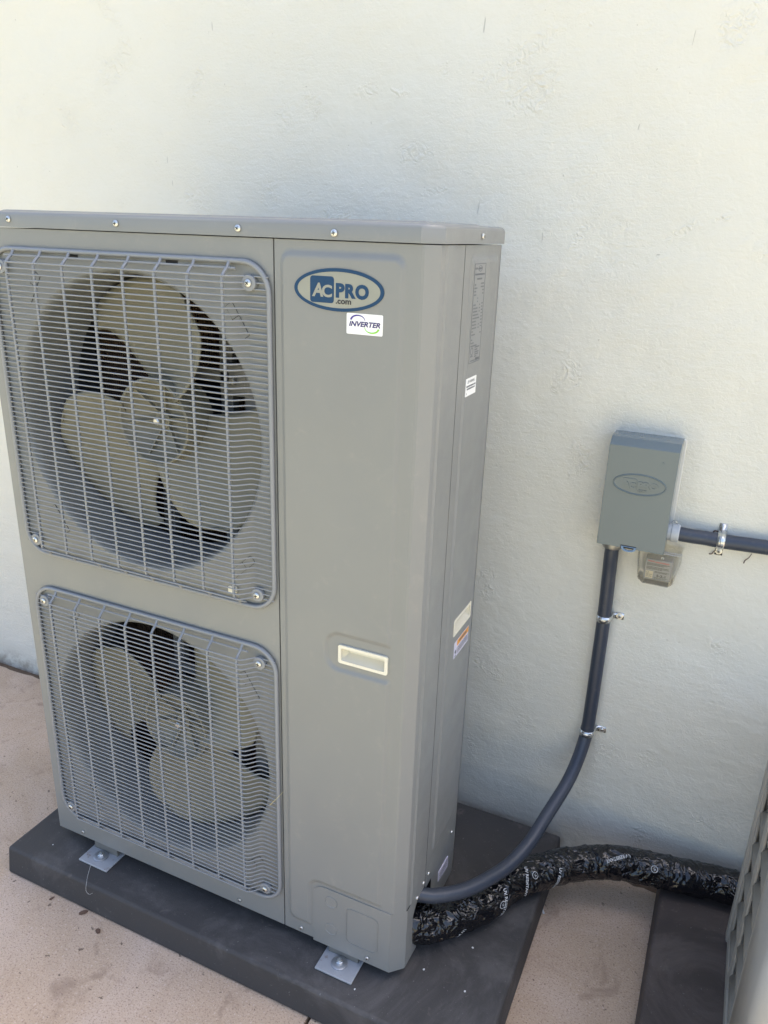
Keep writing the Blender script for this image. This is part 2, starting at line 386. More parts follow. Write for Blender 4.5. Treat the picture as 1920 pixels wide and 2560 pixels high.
at = wall.data.attributes.new('patch', 'FLOAT', 'POINT'); vals = []
PT = [(x, z, a, b, math.cos(R(rot)), math.sin(R(rot))) for x, z, a, b, rot in PATCH]
for p in mb.v:
    m_ = 3.0
    for x, z, a, b, c_, s_ in PT:
        dx = p[0]-x; dz = p[2]-z
        if abs(dx) > .27 or abs(dz) > .27: continue
        m_ = min(m_, math.hypot((dx*c_+dz*s_)/a, (-dx*s_+dz*c_)/b))
    vals.append(m_)
at.data.foreach_set('value', vals)
tag(wall, 'cream stucco wall with torn trowel patches behind the grey condenser', 'wall')

# ------------------------------------------------------------------ pads
def pad(name, x0, x1, y0, y1, zt, mat, label):
    mb = MB(); f = .006
    mb.add([(x0-f,y0-f,0),(x1+f,y0-f,0),(x1+f,y1,0),(x0-f,y1,0),(x0,y0,zt),(x1,y0,zt),(x1,y1,zt),(x0,y1,zt)],
           [(0,3,2,1),(4,5,6,7),(0,1,5,4),(1,2,6,5),(2,3,7,6),(3,0,4,7)])
    o = mb.build(name, mat, bevel=.007, seg=3, origin=((x0+x1)/2, (y0+y1)/2, 0))
    return tag(o, label, 'pad')
ZP = .0751
pad('equipment_pad', -.9857, .198, -.674, -.034, ZP, M['pad'], 'wide charcoal equipment pad under the tall twin-fan condenser')
pad('equipment_pad', .4435, 1.55, -.86, -.03, ZP, M['pad2'], 'dark brownish pad at the right under the louvred unit')

# ------------------------------------------------------------------ the twin-fan condenser
YF, YB, ZB, ZL, W, CH = -.5904, -.2887, .1053, 1.4701, .9, .0226
F = lambda u, v, d: (u, YF - d, v)          # front face, d outwards
S = lambda u, v, d: (d, u, v)               # right side face x = 0, u = y, d outwards
unit = thing('condenser_unit', 'tall grey outdoor condenser with two stacked round fans and wire grilles', 'air conditioner', (-.45, -.44, ZP))
# front panel with two bell mouths
CX, CZU, CZL, RO = -.567, 1.137, .4645, .276
XSEAM0, XSEAM1 = -.2655, -.2630
def holed(mb, x0, x1, z0, z1, cx, cz, r):
    angs = sorted(set([2*math.pi*k/96 for k in range(96)] + [math.atan2(z-cz, x-cx) % (2*math.pi) for x in (x0, x1) for z in (z0, z1)]))
    n = len(angs); vs = []
    for a in angs:
        c, s_ = math.cos(a), math.sin(a)
        t = min([(x1-cx)/c if c > 1e-9 else 1e9, (x0-cx)/c if c < -1e-9 else 1e9, (z1-cz)/s_ if s_ > 1e-9 else 1e9, (z0-cz)/s_ if s_ < -1e-9 else 1e9])
        vs.append(F(cx+c*t, cz+s_*t, 0)); vs.append(F(cx+c*r, cz+s_*r, 0))
    fs = [(2*i, 2*((i+1)%n), 2*((i+1)%n)+1, 2*i+1) for i in range(n)]
    mb.add(vs, fs)
ZM = .8015
mb = MB()
holed(mb, -W, XSEAM0, ZM, ZL-.0016, CX, CZU, RO); holed(mb, -W, XSEAM0, ZB, ZM, CX, CZL, RO)
for cz in (CZU, CZL):
    prof = [(RO, 0)] + [(RO-.010*math.sin(R(a)), -.022*(1-math.cos(R(a)))) for a in (15, 30, 45, 60, 75, 90)] + [(RO-.0105, -.07), (RO-.0105, -.135), (RO-.0065, -.135)]
    mb.lathe(prof, lambda u, v, d, cz=cz: F(CX+u, cz+v, d), 96)
mb.add([(-W,YF,ZB),(-W,YF+.03,ZB),(-W,YF+.03,ZL-.0016),(-W,YF,ZL-.0016),(XSEAM0,YF,ZB),(XSEAM0,YF+.02,ZB),(XSEAM0,YF+.02,ZL-.0016),(XSEAM0,YF,ZL-.0016)], [(0,1,2,3),(4,5,6,7),(0,1,5,4)])
mb.build('fan_panel', M['paint'], unit, smooth=30, fixn=True)
# carcass
mb = MB()
mb.box(-W, -W+.002, YF+.03, YB, ZB, ZL-.002); mb.box(-W+.002, 0, YB-.002, YB, ZB, ZL-.002)
mb.box(-W+.002, -.003, YF+.02, YB-.002, ZB, ZB+.002); mb.box(-W+.002, -.003, YF+.02, YB-.002, ZL-.006, ZL-.004)
mb.box(-.268, -.266, YF+.021, YB-.003, ZB+.003, ZL-.007); mb.box(-W+.003, -.269, YF+.003, YB-.003, ZM-.001, ZM+.001)
mb.build('carcass', M['inner'], unit, smooth=0)
mb = MB(); mb.box(-W+.004, -.27, -.312, -.306, ZB+.004, ZL-.008)
for k in range(100): mb.box(-W+.008+k*.0062, -W+.0092+k*.0062, -.330, -.3125, ZB+.004, ZL-.008)
mb.build('rear_coil', M['coil'], unit, smooth=0)
mb = MB()
for cz in (CZU, CZL):
    for xx in (-.655, -.495): mb.box(xx, xx+.028, YF+.165, YF+.185, cz-.325, cz+.325)
    mb.box(-.66, -.462, YF+.150, YF+.1645, cz-.09, cz-.07); mb.box(-.66, -.462, YF+.150, YF+.1645, cz+.07, cz+.09)
    mb.box(-.428, -.398, YF+.148, YF+.158, cz-.335, cz+.335)
    mb.box(-.485, -.4285, YF+.150, YF+.158, cz+.045, cz+.105)
mb.build('motor_bracket', M['bracket'], unit, smooth=0, bevel=.002)
for cz in (CZU, CZL):
    mb = MB(); mb.lathe([(.0085,-.149),(.0085,-.141),(.006,-.139),(.0001,-.139)], lambda u, v, d, cz=cz: F(-.452+u, cz+.075+v, d), 6); mb.build('bracket_bolt', M['cast'], unit, smooth=20)

# service panel, embossed
def sdr(x, z, x0, x1, z0, z1, r):
    qx = abs(x-(x0+x1)/2)-(x1-x0)/2+r; qz = abs(z-(z0+z1)/2)-(z1-z0)/2+r
    return math.hypot(max(qx, 0), max(qz, 0)) + min(max(qx, qz), 0) - r
def emb(x, z):
    d = max(sdr(x, z, -.2535, -.044, .137, 1.454, .02), -sdr(x, z, -.164, .2, .764, .826, .022), -sdr(x, z, -.199, .2, -.1, .2585, .02))
    return .0042 * sm(0, .0085, -d)
X0, X1 = XSEAM1, -CH
xs = lambda a: X0+(X1-X0)*a
zs = lambda b: ZB+(ZL-.0016-ZB)*b
mb = MB()
mb.grid(104, 400, lambda a, b: F(xs(a), zs(b), emb(xs(a), zs(b))), skip=lambda a, b: -.139 < xs(a) < -.055 and .779 < zs(b) < .805)
mb.add([F(X0,ZB,0),F(X0,ZL-.0016,0),F(X0,ZL-.0016,-.02),F(X0,ZB,-.02)], [(0,1,2,3)])
mb.build('service_panel', M['paint'], unit, smooth=60)
# chamfered corner and side flange
prof = [(-CH,YF),(-CH+.004,YF+.0012),(-.0012,YF+CH-.004),(0,YF+CH),(0,-.556),(.0026,-.551),(.0026,-.526),(0,-.521),(0,-.4745),(-.012,-.4745)]
mb = MB(); n = len(prof); z0s = [.2515]*4+[.2515]*2+[.2265]*4
mb.add([(p[0],p[1],z) for p, z in zip(prof, z0s)] + [(p[0],p[1],ZL-.0016) for p in prof], [(i,i+1,n+i+1,n+i) for i in range(n-1)])
mb.build('corner_post', M['paint'], unit, smooth=25)
# side panel
def embs(y, z): return .003 * sm(0, .008, -sdr(y, z, -.446, -.303, .285, 1.452, .012)) 
ys = lambda a: -.4728+(YB+.4728)*a
zq = lambda b: .1053+(ZL-.0016-.1053)*b
mb = MB(); mb.grid(76, 340, lambda a, b: S(ys(a), zq(b), embs(ys(a), zq(b))),
    skip=lambda a, b: (-.407 < ys(a) < -.319 and .776 < zq(b) < .802) or (ys(a) < -.437 and zq(b) < .215))
mb.build('side_panel', M['paint'], unit, smooth=60)
mb = MB(); mb.box(-.15, -.003, YF+.06, -.42, ZB+.003, ZB+.006); mb.box(-.155, -.151, YF+.06, -.42, ZB+.003, .30); mb.box(-.15, -.004, -.424, -.42, ZB+.006, .30)
mb.build('pipe_recess', M['dark'], unit, smooth=0)  # lining painted near-black, shade inside the pipe opening
# access cover that wraps the corner
o_ = .0018
poly = [(-CH-.0002,ZB-.004),(-.1944,ZB-.004),(-.1944,.2265)] + [(-.1944+.025*(1-math.cos(R(a))), .2265+.025*math.sin(R(a))) for a in (18,36,54,72,90)] + [(-CH-.0002,.2515)]
mb = MB(); mb.prism(poly, F, -.004, o_)
q = .0013; a0, a1, a2, a3 = (-CH, YF-o_), (q, YF+CH-.001), (o_, -.5375), (o_, -.548)
mb.add([(a0[0],a0[1],ZB-.004),(a1[0],a1[1],ZB-.004),(o_,-.508,ZB-.010),(o_,-.520,.118),(o_,-.5355,.14),(o_,-.5385,.205),(o_,-.530,.2180),(o_,-.520,.2265),(o_,-.520,.2515),(a1[0],a1[1],.2515),(a0[0],a0[1],.2515)],
       [(0,1,9,10),(1,2,3,4,5,6,7,8,9)])
cover = mb.build('access_cover', M['paint'], unit, smooth=25)
for zc in (.221, .1504):
    mb = MB(); mb.lathe([(.0138,o_-.001),(.0138,o_+.0009),(.0128,o_+.0014),(.0118,o_+.0004),(.0001,o_+.0004)], lambda u, v, d, zc=zc: F(-.1535+u, zc+v, d), 28)
    mb.build('knockout', M['paint'], cover)
mb = MB(); mb.ring(rrect(-.1195,-.049,.1345,.225,.012), rrect(-.118,-.0505,.136,.2235,.011), F, o_-.001, o_+.0012); mb.build('knockout_outline', M['paint'], cover)
# lid
def lidpoly(g): return [(-W-.003+g, YB+.003-g), (-W-.003+g, YF-.0035+g), (-CH-.001-g*.4, YF-.0035+g), (.0035-g, YF+CH-.0015+g*.4), (.0035-g, YB+.003-g)]
mb = MB(); lv = [(0, ZL), (0, 1.4895), (.0014, 1.4932), (.0045, 1.4958), (.009, 1.4968), (.034, 1.4974), (.0375, 1.4992), (.042, 1.4998)]; n = 5
vs_ = [(x, y, z) for g, z in lv for x, y in lidpoly(g)]
fs_ = [(i*n+k, i*n+(k+1)%n, (i+1)*n+(k+1)%n, (i+1)*n+k) for i in range(len(lv)-1) for k in range(n)] + [tuple((len(lv)-1)*n+k for k in range(n)), (4,3,2,1,0)]
mb.add(vs_, fs_).build('top_lid', M['paint'], unit, smooth=35)

# screws
def screw(fn, u, v, r, parent, washer=0, d=0.0):
    g = lambda a, b, c: fn(u+a, v+b, c+d)
    mb = MB()
    if washer: mb.lathe([(washer,0),(washer,.0012),(r,.0013)], g, 24)
    mb.lathe([(r,.0008),(r,.0022),(r*.8,.0034),(r*.4,.0040),(.0002,.0041)], g, 20)
    o = mb.build('screw', M['screw'], parent)
    x = MB(); w = r*.13; k = r*.55; a = random.random()*1.5
    for t in (a, a+math.pi/2):
        c, s_ = math.cos(t), math.sin(t)
        x.add([g(c*i*k-s_*j*w, s_*i*k+c*j*w, .0043) for i, j in ((-1,-1),(1,-1),(1,1),(-1,1))], [(0,1,2,3)])
    x.build('cross_slot', M['xslot'], o, smooth=0)  # flat dark cross, painted shade of the screw recess
    return o
for u, v in ((-.8105,1.4835),(-.5653,1.4823),(-.3249,1.4814),(-.1586,1.4795)): screw(F, u, v, .0052, unit, d=.0035)
screw(S, -.4087, 1.4815, .0048, unit, d=.0035)
for u, v in ((-.2233,.1184),(-.0703,.1165),(-.823,.1193),(-.3772,.1203)): screw(F, u, v, .0040, unit, d=.0018 if u > -.19 and u < -.05 else 0)
for u, v in ((-.3214,.2399),(-.4594,.2463),(-.4871,.2463),(-.5243,.2428)): screw(S, u, v, .0040, unit, d=.0018 if u < -.52 else 0)

# recessed handles
def handle(fn, u0, u1, v0, v1, name):
    mb = MB(); o = rrect(u0, u1, v0, v1, .004, 4); i1 = rrect(u0+.0055, u1-.0055, v0+.0055, v1-.0055, .003, 4)
    back = rrect(u0+.013, u1-.0075, v0+.014, v1-.0085, .003, 4); n = len(o)
    vs = [fn(u,v,-.002) for u,v in o]+[fn(u,v,.0035) for u,v in o]+[fn(u,v,.0035) for u,v in i1]+[fn(u,v,-.001) for u,v in i1]+[fn(u,v,-.015) for u,v in back]
    fs = [(L*n+k, L*n+(k+1)%n, (L+1)*n+(k+1)%n, (L+1)*n+k) for L in range(4) for k in range(n)] + [tuple(4*n+k for k in range(n))]
    return mb.add(vs, fs).build(name, M['cream'], unit, smooth=40)
handle(F, -.1442, -.0498, .7745, .8098, 'grip_handle')['label'] = 'cream recessed grip on the front panel'
handle(S, -.4120, -.3140, .7715, .8070, 'grip_handle')['label'] = 'cream recessed grip on the side panel'

# fan grilles: moulded rim, horizontal wires, ribs
GX0, GX1 = -.8685, -.2715
def step(x): return .0055 + .0235*min(sm(GX0+.040, GX0+.066, x), sm(-(GX1-.036), -(GX1-.064), -x))
def wire_mesh(x0, x1, r=.00135):
    p = [x0 + (x1-x0)*k/44 for k in range(45)]
    p = sorted(set(p + [GX0+.036+.003*k for k in range(12)] + [GX1-.034-.003*k for k in range(12)]))
    p = [x for x in p if x0 <= x <= x1]
    m = MB().tube([(x, -step(x), 0) for x in p], r, 6); me = m.mesh('grille_wire'); shade(me, 60); return me
WM = wire_mesh(GX0, GX1)
def rib_mesh(h):
    zs_ = [(0,.004),(.003,.0075),(.010,.012),(.016,.020),(.0225,.0262),(.030,.0268)]
    pts = [(0,-d,z) for z, d in zs_] + [(0,-.0268, .03+(h-.06)*k/4) for k in range(1,4)] + [(0,-d,h-z) for z, d in reversed(zs_)]
    m = MB(); m.tube(pts, .0027, 8); me = m.mesh('grille_rib'); shade(me, 60); return me
def grille(z0, z1, pitch, label):
    g = bpy.data.objects.new('fan_grille', None); COL.objects.link(g); g.location = ((GX0+GX1)/2, YF, z0); adopt(g, unit); g['label'] = label
    g.matrix_parent_inverse = Matrix.Translation(-wloc(unit))
    rim = MB(); rim.tube([F(u, v, .0042) for u, v in rrect(GX0, GX1, z0, z1, .048, 9)], .0042, 8, closed=True); rim.build('grille_rim', M['grille'], g, smooth=60)
    n = int((z1-z0-.040)/pitch); top = z1-.0215
    for k in range(n+1):
        z = top - k*pitch
        if z < z0+.017: break
        link('grille_wire', WM, M['grille'], g, (0, YF, z))
    fl = MB(); fl.tube([F(x, z1-.0105, .0125) for x in (GX0+.045, -.7, -.45, GX1-.055)], .0019, 6); fl.build('grille_wire', M['grille'], g)
    fl = MB(); fl.tube([F(x, z0+.0105, .0125) for x in (GX0+.045, -.7, -.45, GX1-.055)], .0019, 6); fl.build('grille_wire', M['grille'], g)
    RM = rib_mesh(z1-z0)
    for k in range(8): link('grille_rib', RM, M['grille'], g, (-.8055+.0662*k, YF, z0))
    for u in (GX0+.0265, GX1-.034):
        for v in (z0+.0265, z1-.0315):
            mb = MB(); mb.lathe([(.0125,.001),(.0125,.0085),(.0115,.0095),(.0,.0095)], lambda a, b, d, u=u, v=v: F(u+a, v+b, d), 24); mb.build('screw_boss', M['grille'], g)
            screw(F, u, v, .0060, g, d=.0095)
    return g
grille(.842, 1.434, .00965, 'upper wire grille over the top fan')
grille(.1655, .7605, .0100, 'lower wire grille over the bottom fan')
# stamped clip slots round each opening, small slits; dark plates paint the gap shade
def slot(cu, cv, ang):
    c, s_ = math.cos(R(ang)), math.sin(R(ang)); T = lambda a, b, d: F(cu+a*c-b*s_, cv+a*s_+b*c, d)
    mb = MB(); mb.prism(rrect(-.030,.030,-.0078,.0078,.0015,2), T, -.001, .0006); o = mb.build('clip_slot', M['dark'], unit, smooth=0)
    mb = MB(); mb.prism(rrect(-.0296,.005,-.0074,.0074,.0015,2), T, .0003, .0014); mb.prism(rrect(.0062,.0294,-.0072,.0072,.0015,2), T, .0003, .0010); mb.build('clip_tongue', M['paint'], o, smooth=0)
for zc in (1.138, .4635):
    slot(-.334, zc+.205, 122); slot(-.776, zc+.230, 58); slot(-.776, zc-.215, -58); slot(-.340, zc-.225, 42)
for u, v in ((-.672,1.4275),(-.4582,1.4268),(-.4606,.7585),(-.6794,.7578)):
    mb = MB(); mb.prism([(u-.012,v-.0025),(u+.012,v-.0025),(u+.012,v+.0025),(u-.012,v+.0025)], F, -.001, .0007); mb.build('slit', M['dark'], unit, smooth=0)
mb = MB(); mb.prism(rrect(-.369,-.3525,.858,.873,.004,4), F, 0, .008); mb.build('cable_clip', M['cream'], unit, bevel=.0015)

# fans
def fan(cz, rot, label):
    g = bpy.data.objects.new('fan', None); COL.objects.link(g); g.location = (CX, YF+.05, cz); adopt(g, unit); g['label'] = label
    G = lambda u, v, d: F(CX+u, cz+v, d)
    mb = MB(); mb.lathe([(.083,-.125),(.083,-.056),(.0815,-.051),(.079,-.050),(.0765,-.0515),(.074,-.058),(.060,-.075),(.032,-.088),(.0165,-.089),(.016,-.079),(.006,-.078),(.0059,-.066),(.0001,-.066)], G, 56)
    for k in range(6):
        a = R(60*k+10); c, s_ = math.cos(a), math.sin(a)
        mb.add([G(c*r-s_*w, s_*r+c*w, d) for r, w, d in ((.017,-.0015,-.0805),(.017,.0015,-.0805),(.072,.0015,-.060),(.072,-.0015,-.060),(.017,-.0015,-.0885),(.017,.0015,-.0885),(.072,.0015,-.068),(.072,-.0015,-.068))],
               [(0,1,2,3),(0,3,7,4),(1,5,6,2),(2,6,7,3)])
    mb.build('hub', M['fan'], g, smooth=35)
    mb = MB(); mb.lathe([(.0075,-.066),(.0075,-.060),(.005,-.058),(.0001,-.058)], G, 6); mb.build('hub_nut', M['screw'], g, smooth=20)
    for k in range(3):
        th0 = R(rot + 120*k); mb = MB()
        def bl(a, b, th0=th0):
            r = .072 + .186*a; half = R(47 - 10*a)
            t = 2*b - 1
            corner = 1 - .16*max(0, a-.72)/.28*abs(t)**6
            th = th0 + t*half + R(20)*a*a
            rr = .072 + (r-.072)*corner
            d = -.080 - t*.036*(1-.15*a) - .008*(1-t*t)
            return G(rr*math.cos(th), rr*math.sin(th), d)
        mb.grid(14, 22, bl)
        o = mb.build('blade', M['fan'], g, smooth=60); s = o.modifiers.new('Solidify', 'SOLIDIFY'); s.thickness = .0032; s.offset = 0
    mb = MB(); mb.lathe([(.055,-.225),(.055,-.135),(.050,-.128),(.0001,-.128)], G, 32); mb.build('motor', M['motor'], g)
fan(CZU, 83, 'upper fan with three wide beige blades'); fan(CZL, 38, 'lower fan with three wide beige blades')

# feet
for x0, x1, yy in ((-.803,-.7185,-.6315), (-.1688,-.0855,-.6325)):
    ft = bpy.data.objects.new('mounting_foot', None); COL.objects.link(ft); ft.location = ((x0+x1)/2, -.6, ZP); adopt(ft, unit)
    mb = MB(); mb.box(x0, x1, yy, -.30, ZP+.0012, ZP+.0062); mb.build('foot_plate', M['foot'], ft, bevel=.0015)
    mb = MB(); mb.box(x0+.008, x1-.008, YF+.004, -.30, ZP+.0062, ZB-.0005); mb.build('foot_channel', M['inner'], ft, smooth=0)
    xc = (x0+x1)/2; H = lambda u, v, d, xc=xc: (xc+u, -.6035+v, ZP+.0062+d)
    mb = MB(); mb.lathe([(.0165,0),(.0165,.0030),(.0155,.0036),(.006,.0036)], H, 32); mb.build('washer', M['washer'], ft)
    mb = MB(); mb.lathe([(.0072,.0032),(.0072,.0080),(.0062,.0088),(.0001,.0088)], H, 6); mb.lathe([(.0038,.0088),(.0038,.0125),(.0001,.0125)], H, 12); mb.build('anchor_bolt', M['zinc'], ft, smooth=20)

# brand badge
badge = MB(); badge.prism(ellipse(-.1508, 1.4008, .0743, .0304), F, .003, .0052); badge = badge.build('brand_badge', M['foil'], unit); badge['label'] = 'oval badge with dark blue ring and AC PRO .com lettering'
D1 = .0056
mb = MB(); mb.ring(ellipse(-.1508,1.4008,.0745,.0306), ellipse(-.1508,1.4008,.0690,.0258), F, .003, D1); mb.build('badge_ring', M['blue'], badge, smooth=30)
mb = MB(); mb.prism(rrect(-.1978,-.1578,1.3815,1.4195,.0045,6), F, .005, D1); mb.build('badge_square', M['blue'], badge, smooth=30)
mb = MB(); fit_text(mb, 'A', F, -.1945, -.1752, 1.3898, 1.4098, D1+.0003, .035, .12); fit_text(mb, 'C', F, -.1778, -.1605, 1.3896, 1.4076, D1+.0003, .03); mb.build('badge_lettering', M['foil'], badge, smooth=0)
mb = MB(); fit_text(mb, 'P', F, -.1545, -.1398, 1.3900, 1.4108, D1, .055); fit_text(mb, 'R', F, -.1390, -.1212, 1.3900, 1.4104, D1, .055); fit_text(mb, 'O', F, -.1225, -.1003, 1.3893, 1.4106, D1, .055); mb.build('badge_lettering', M['blue'], badge, smooth=0)
mb = MB(); fit_text(mb, '.com', F, -.1545, -.1288, 1.3812, 1.3874, D1, .03); mb.build('badge_lettering', M['black'], badge, smooth=0)
# white INVERTER sticker
st = MB(); st.prism(rrect(-.1363,-.0770,1.3395,1.3697,.002,4), F, .004, .0046); st = st.build('inverter_sticker', M['white'], unit, smooth=0); st['label'] = 'white sticker reading INVERTER with purple and green arcs'
mb = MB(); fit_text(mb, 'INVERTER', F, -.1322, -.0808, 1.3508, 1.3584, .0049, .035, .25); mb.build('sticker_lettering', M['navy'], st, smooth=0)
def arc(mat, cu, cv, ru, rv, a0, a1, w0, w1):
    mb = MB(); n = 20; vs = []
    for k in range(n+1):
        t = k/n; a = R(a0+(a1-a0)*t); w = w0+(w1-w0)*t
        vs += [F(cu+ru*math.cos(a), cv+rv*math.sin(a), .0049), F(cu+(ru-w)*math.cos(a), cv+(rv-w)*math.sin(a), .0049)]
    mb.add(vs, [(2*i,2*i+2,2*i+3,2*i+1) for i in range(n)]).build('sticker_arc', mat, st, smooth=0)
arc(M['purple'], -.1180, 1.3595, .0125, .0085, 175, 3, .0030, .0008)
arc(M['green'], -.0942, 1.3502, .0122, .0082, 180, 352, .0008, .0030)

# labels on the side panel
def rows(mb, fn, spec, d):
    for u0, u1, v, h in spec:
        u = u0
        while u < u1-.0004:
            w = random.uniform(.0015, .0055); e = min(u+w, u1)
            mb.add([fn(u,v,d), fn(e,v,d), fn(e,v+h,d), fn(u,v+h,d)], [(0,1,2,3)]); u = e + .0007
E0 = .0034
rl = MB(); rl.prism(rrect(-.433,-.3775,1.285,1.4417,.001,2), S, .0025, E0); rl = rl.build('rating_label', M['lab_grey'], unit, smooth=0); rl['label'] = 'tall grey rating label with small print on the side panel'
mb = MB(); mb.ring([(-.4325,1.2855),(-.378,1.2855),(-.378,1.4412),(-.4325,1.4412)], [(-.4317,1.2863),(-.3788,1.2863),(-.3788,1.4404),(-.4317,1.4404)], S, E0-.0002, E0+.0002)
mb.ring(ellipse(-.405,1.4335,.0095,.0048,24), ellipse(-.405,1.4335,.0085,.0040,24), S, E0-.0002, E0+.0002)
spec = [(-.412,-.398,1.4322,.003),(-.430,-.419,1.4322,.003),(-.430,-.381,1.4235,.0026),(-.419,-.393,1.4165,.0026)]
for k, w in enumerate((.007,.014,.009,.010,.0,.0,.011,.022,.022,.028,.034,.018,.020,.022,.006,.018)):
    v = 1.408-.0052*k
    if w: spec.append((-.429, -.429+w, v, .0022))
    if k not in (4, 5, 14): spec.append((-.389 if k > 1 else -.398, -.382, v+.0015, .0020))
    if k in (4, 5): spec.append((-.412, -.408, v, .0020))
    if k in (6, 7, 8, 12, 13): spec.append((-.400, -.395, v, .0020))
spec += [(-.429,-.423,1.322,.002),(-.429,-.415,1.317,.002),(-.429,-.398,1.312,.002),(-.407,-.384,1.309,.002),(-.407,-.394,1.305,.002),(-.407,-.386,1.301,.002),(-.407,-.388,1.2975,.002),(-.407,-.397,1.294,.002),(-.427,-.415,1.2955,.002),(-.427,-.405,1.2885,.0016)]
rows(mb, S, spec, E0+.0002)
mb.ring(ellipse(-.421,1.3045,.0065,.0065,20), ellipse(-.421,1.3045,.005,.005,20), S, E0-.0002, E0+.0002)
u = -.402
while u < -.382:
    w = random.choice((.0005,.0009,.0013)); mb.add([S(u,1.2878,E0+.0002),S(u+w,1.2878,E0+.0002),S(u+w,1.2925,E0+.0002),S(u,1.2925,E0+.0002)], [(0,1,2,3)]); u += w+.0007
mb.build('label_print', M['gprint'], rl, smooth=0)
wl = MB(); wl.prism(rrect(-.4387,-.3865,1.2321,1.2618,.001,2), S, .0025, E0); wl = wl.build('warning_label', M['white'], unit, smooth=0); wl['label'] = 'small white warning label on the side panel'
mb = MB(); mb.ring([(-.431,1.2535),(-.424,1.2535),(-.4275,1.2592)], [(-.4297,1.2543),(-.4253,1.2543),(-.4275,1.2578)], S, E0-.0002, E0+.0002)
fit_text(mb, 'WARNING', S, -.4225, -.3955, 1.2535, 1.2580, E0+.0002, .01); rows(mb, S, [(-.436,-.390,1.2470,.0026),(-.433,-.393,1.2425,.0026),(-.434,-.432,1.2350,.003)], E0+.0002)
mb.build('label_print', M['gprint'], wl, smooth=0)
ol = MB(); ol.prism(rrect(-.4015,-.3190,.7200,.7545,.001,2), S, .0025, E0); ol = ol.build('caution_label', M['lilac'], unit, smooth=0); ol['label'] = 'white caution label with orange heading below the side grip'
mb = MB(); mb.prism([(-.386,.7415),(-.320,.7415),(-.320,.7535),(-.386,.7535)], S, E0-.0002, E0+.0002); mb.build('label_heading', M['orange'], ol, smooth=0)
mb = MB(); rows(mb, S, [(-.374,-.333,.7455,.0045)], E0+.0004); rows(mb, S, [(-.384,-.322,.7365-.0024*k,.0012) for k in range(6)], E0+.0002)
mb.prism([(-.398,.733),(-.394,.737),(-.391,.734),(-.389,.738),(-.388,.729),(-.393,.727)], S, E0-.0002, E0+.0002); mb.prism([(-.396,.724),(-.390,.725),(-.390,.722),(-.396,.7215)], S, E0-.0002, E0+.0002)
mb.build('label_print', M['gprint'], ol, smooth=0)
ll = MB(); ll.prism([(-.392,.163),(-.332,.152),(-.334,.1835),(-.392,.188)], S, .0, .0016); ll = ll.build('wiring_label', M['lilac'], unit, smooth=0); ll['label'] = 'small pale label low on the side panel'
mb = MB(); rows(mb, S, [(-.386,-.340,.178-.005*k,.0015) for k in range(4)], .0019); mb.build('label_print', M['gprint'], ll, smooth=0)

# ------------------------------------------------------------------ disconnect box on the wall
V = lambda u, v, d: (u, -d, v)              # wall face, d outwards
dbox = thing('disconnect_box', 'glossy grey metal electrical disconnect box mounted on the stucco wall', 'electrical box', (.261, 0, .883))
mb = MB(); mb.prism(rrect(.1875,.3335,.890,1.109,.006,3), V, 0, .004); mb.build('sealant_bead', M['caulk'], dbox, smooth=40, bevel=.0015)
mb = MB(); mb.box(.1985, .3255, -.066, -.004, .889, 1.096); mb.build('enclosure', M['boxback'], dbox, bevel=.002)
BX0, BX1, BZ0, BZ1, BD = .1939, .3282, .8831, 1.0985, .0792
mb = MB(); pr = [(.066, BZ0), (BD, BZ0), (BD, BZ1-.001), (BD-.0008, BZ1+.0004), (.0625, BZ1+.0118), (.0605, BZ1+.0126), (.010, BZ1+.0138), (.006, BZ1+.0085), (.006, BZ1+.001), (.0665, BZ1-.0002)]
n = len(pr); mb.add([(BX0, -d, z) for d, z in pr] + [(BX1, -d, z) for d, z in pr], [(i, (i+1)%n, n+(i+1)%n, n+i) for i in range(n)] + [tuple(range(n)), tuple(range(2*n-1, n-1, -1))])
mb.add([(BX0,-.030,BZ0),(BX0,-.066,BZ0),(BX0,-.066,BZ1),(BX0,-.030,BZ1)], [(0,1,2,3)]); mb.add([(BX1,-.030,BZ0),(BX1,-.066,BZ0),(BX1,-.066,BZ1),(BX1,-.030,BZ1)], [(0,1,2,3)])
bc = mb.build('box_cover', M['box'], dbox, smooth=18, bevel=.0006)
eb = .0004
mb = MB(); mb.tube([V(u, v, BD+.0002) for u, v in ellipse(.2618,1.0222,.0505,.0208,72)], .0016, 8, closed=True)
mb.build('embossed_ring', M['box'], bc)
mb = MB()
fit_text(mb, 'A', V, .2320, .2440, 1.0130, 1.0260, 0, .05); fit_text(mb, 'C', V, .2425, .2550, 1.0130, 1.0255, 0, .05); fit_text(mb, 'PRO', V, .2590, .2985, 1.0155, 1.0295, 0, .05); fit_text(mb, '.com', V, .2590, .2770, 1.0085, 1.0130, 0, .02)
bm = bmesh.new(); me = bpy.data.meshes.new('embossed_lettering'); me.from_pydata([(p[0], -BD+.0001, p[2]) for p in mb.v], [], mb.f); bm.from_mesh(me)
bmesh.ops.remove_doubles(bm, verts=bm.verts, dist=1e-6); r = bmesh.ops.extrude_face_region(bm, geom=bm.faces[:]); bmesh.ops.translate(bm, vec=(0,-.0018,0), verts=[e for e in r['geom'] if isinstance(e, bmesh.types.BMVert)])
bmesh.ops.recalc_face_normals(bm, faces=bm.faces); bm.to_mesh(me); bm.free(); link('embossed_lettering', me, M['box'], bc)
mb = MB(); mb.tube([V(u, v, BD+.0001) for u, v in ((.2295,1.0305),(.2300,1.0325),(.2325,1.0335),(.2520,1.0335),(.2560,1.0320),(.2568,1.0290),(.2568,1.0115))], .0007, 6); mb.build('embossed_ring', M['box'], bc)
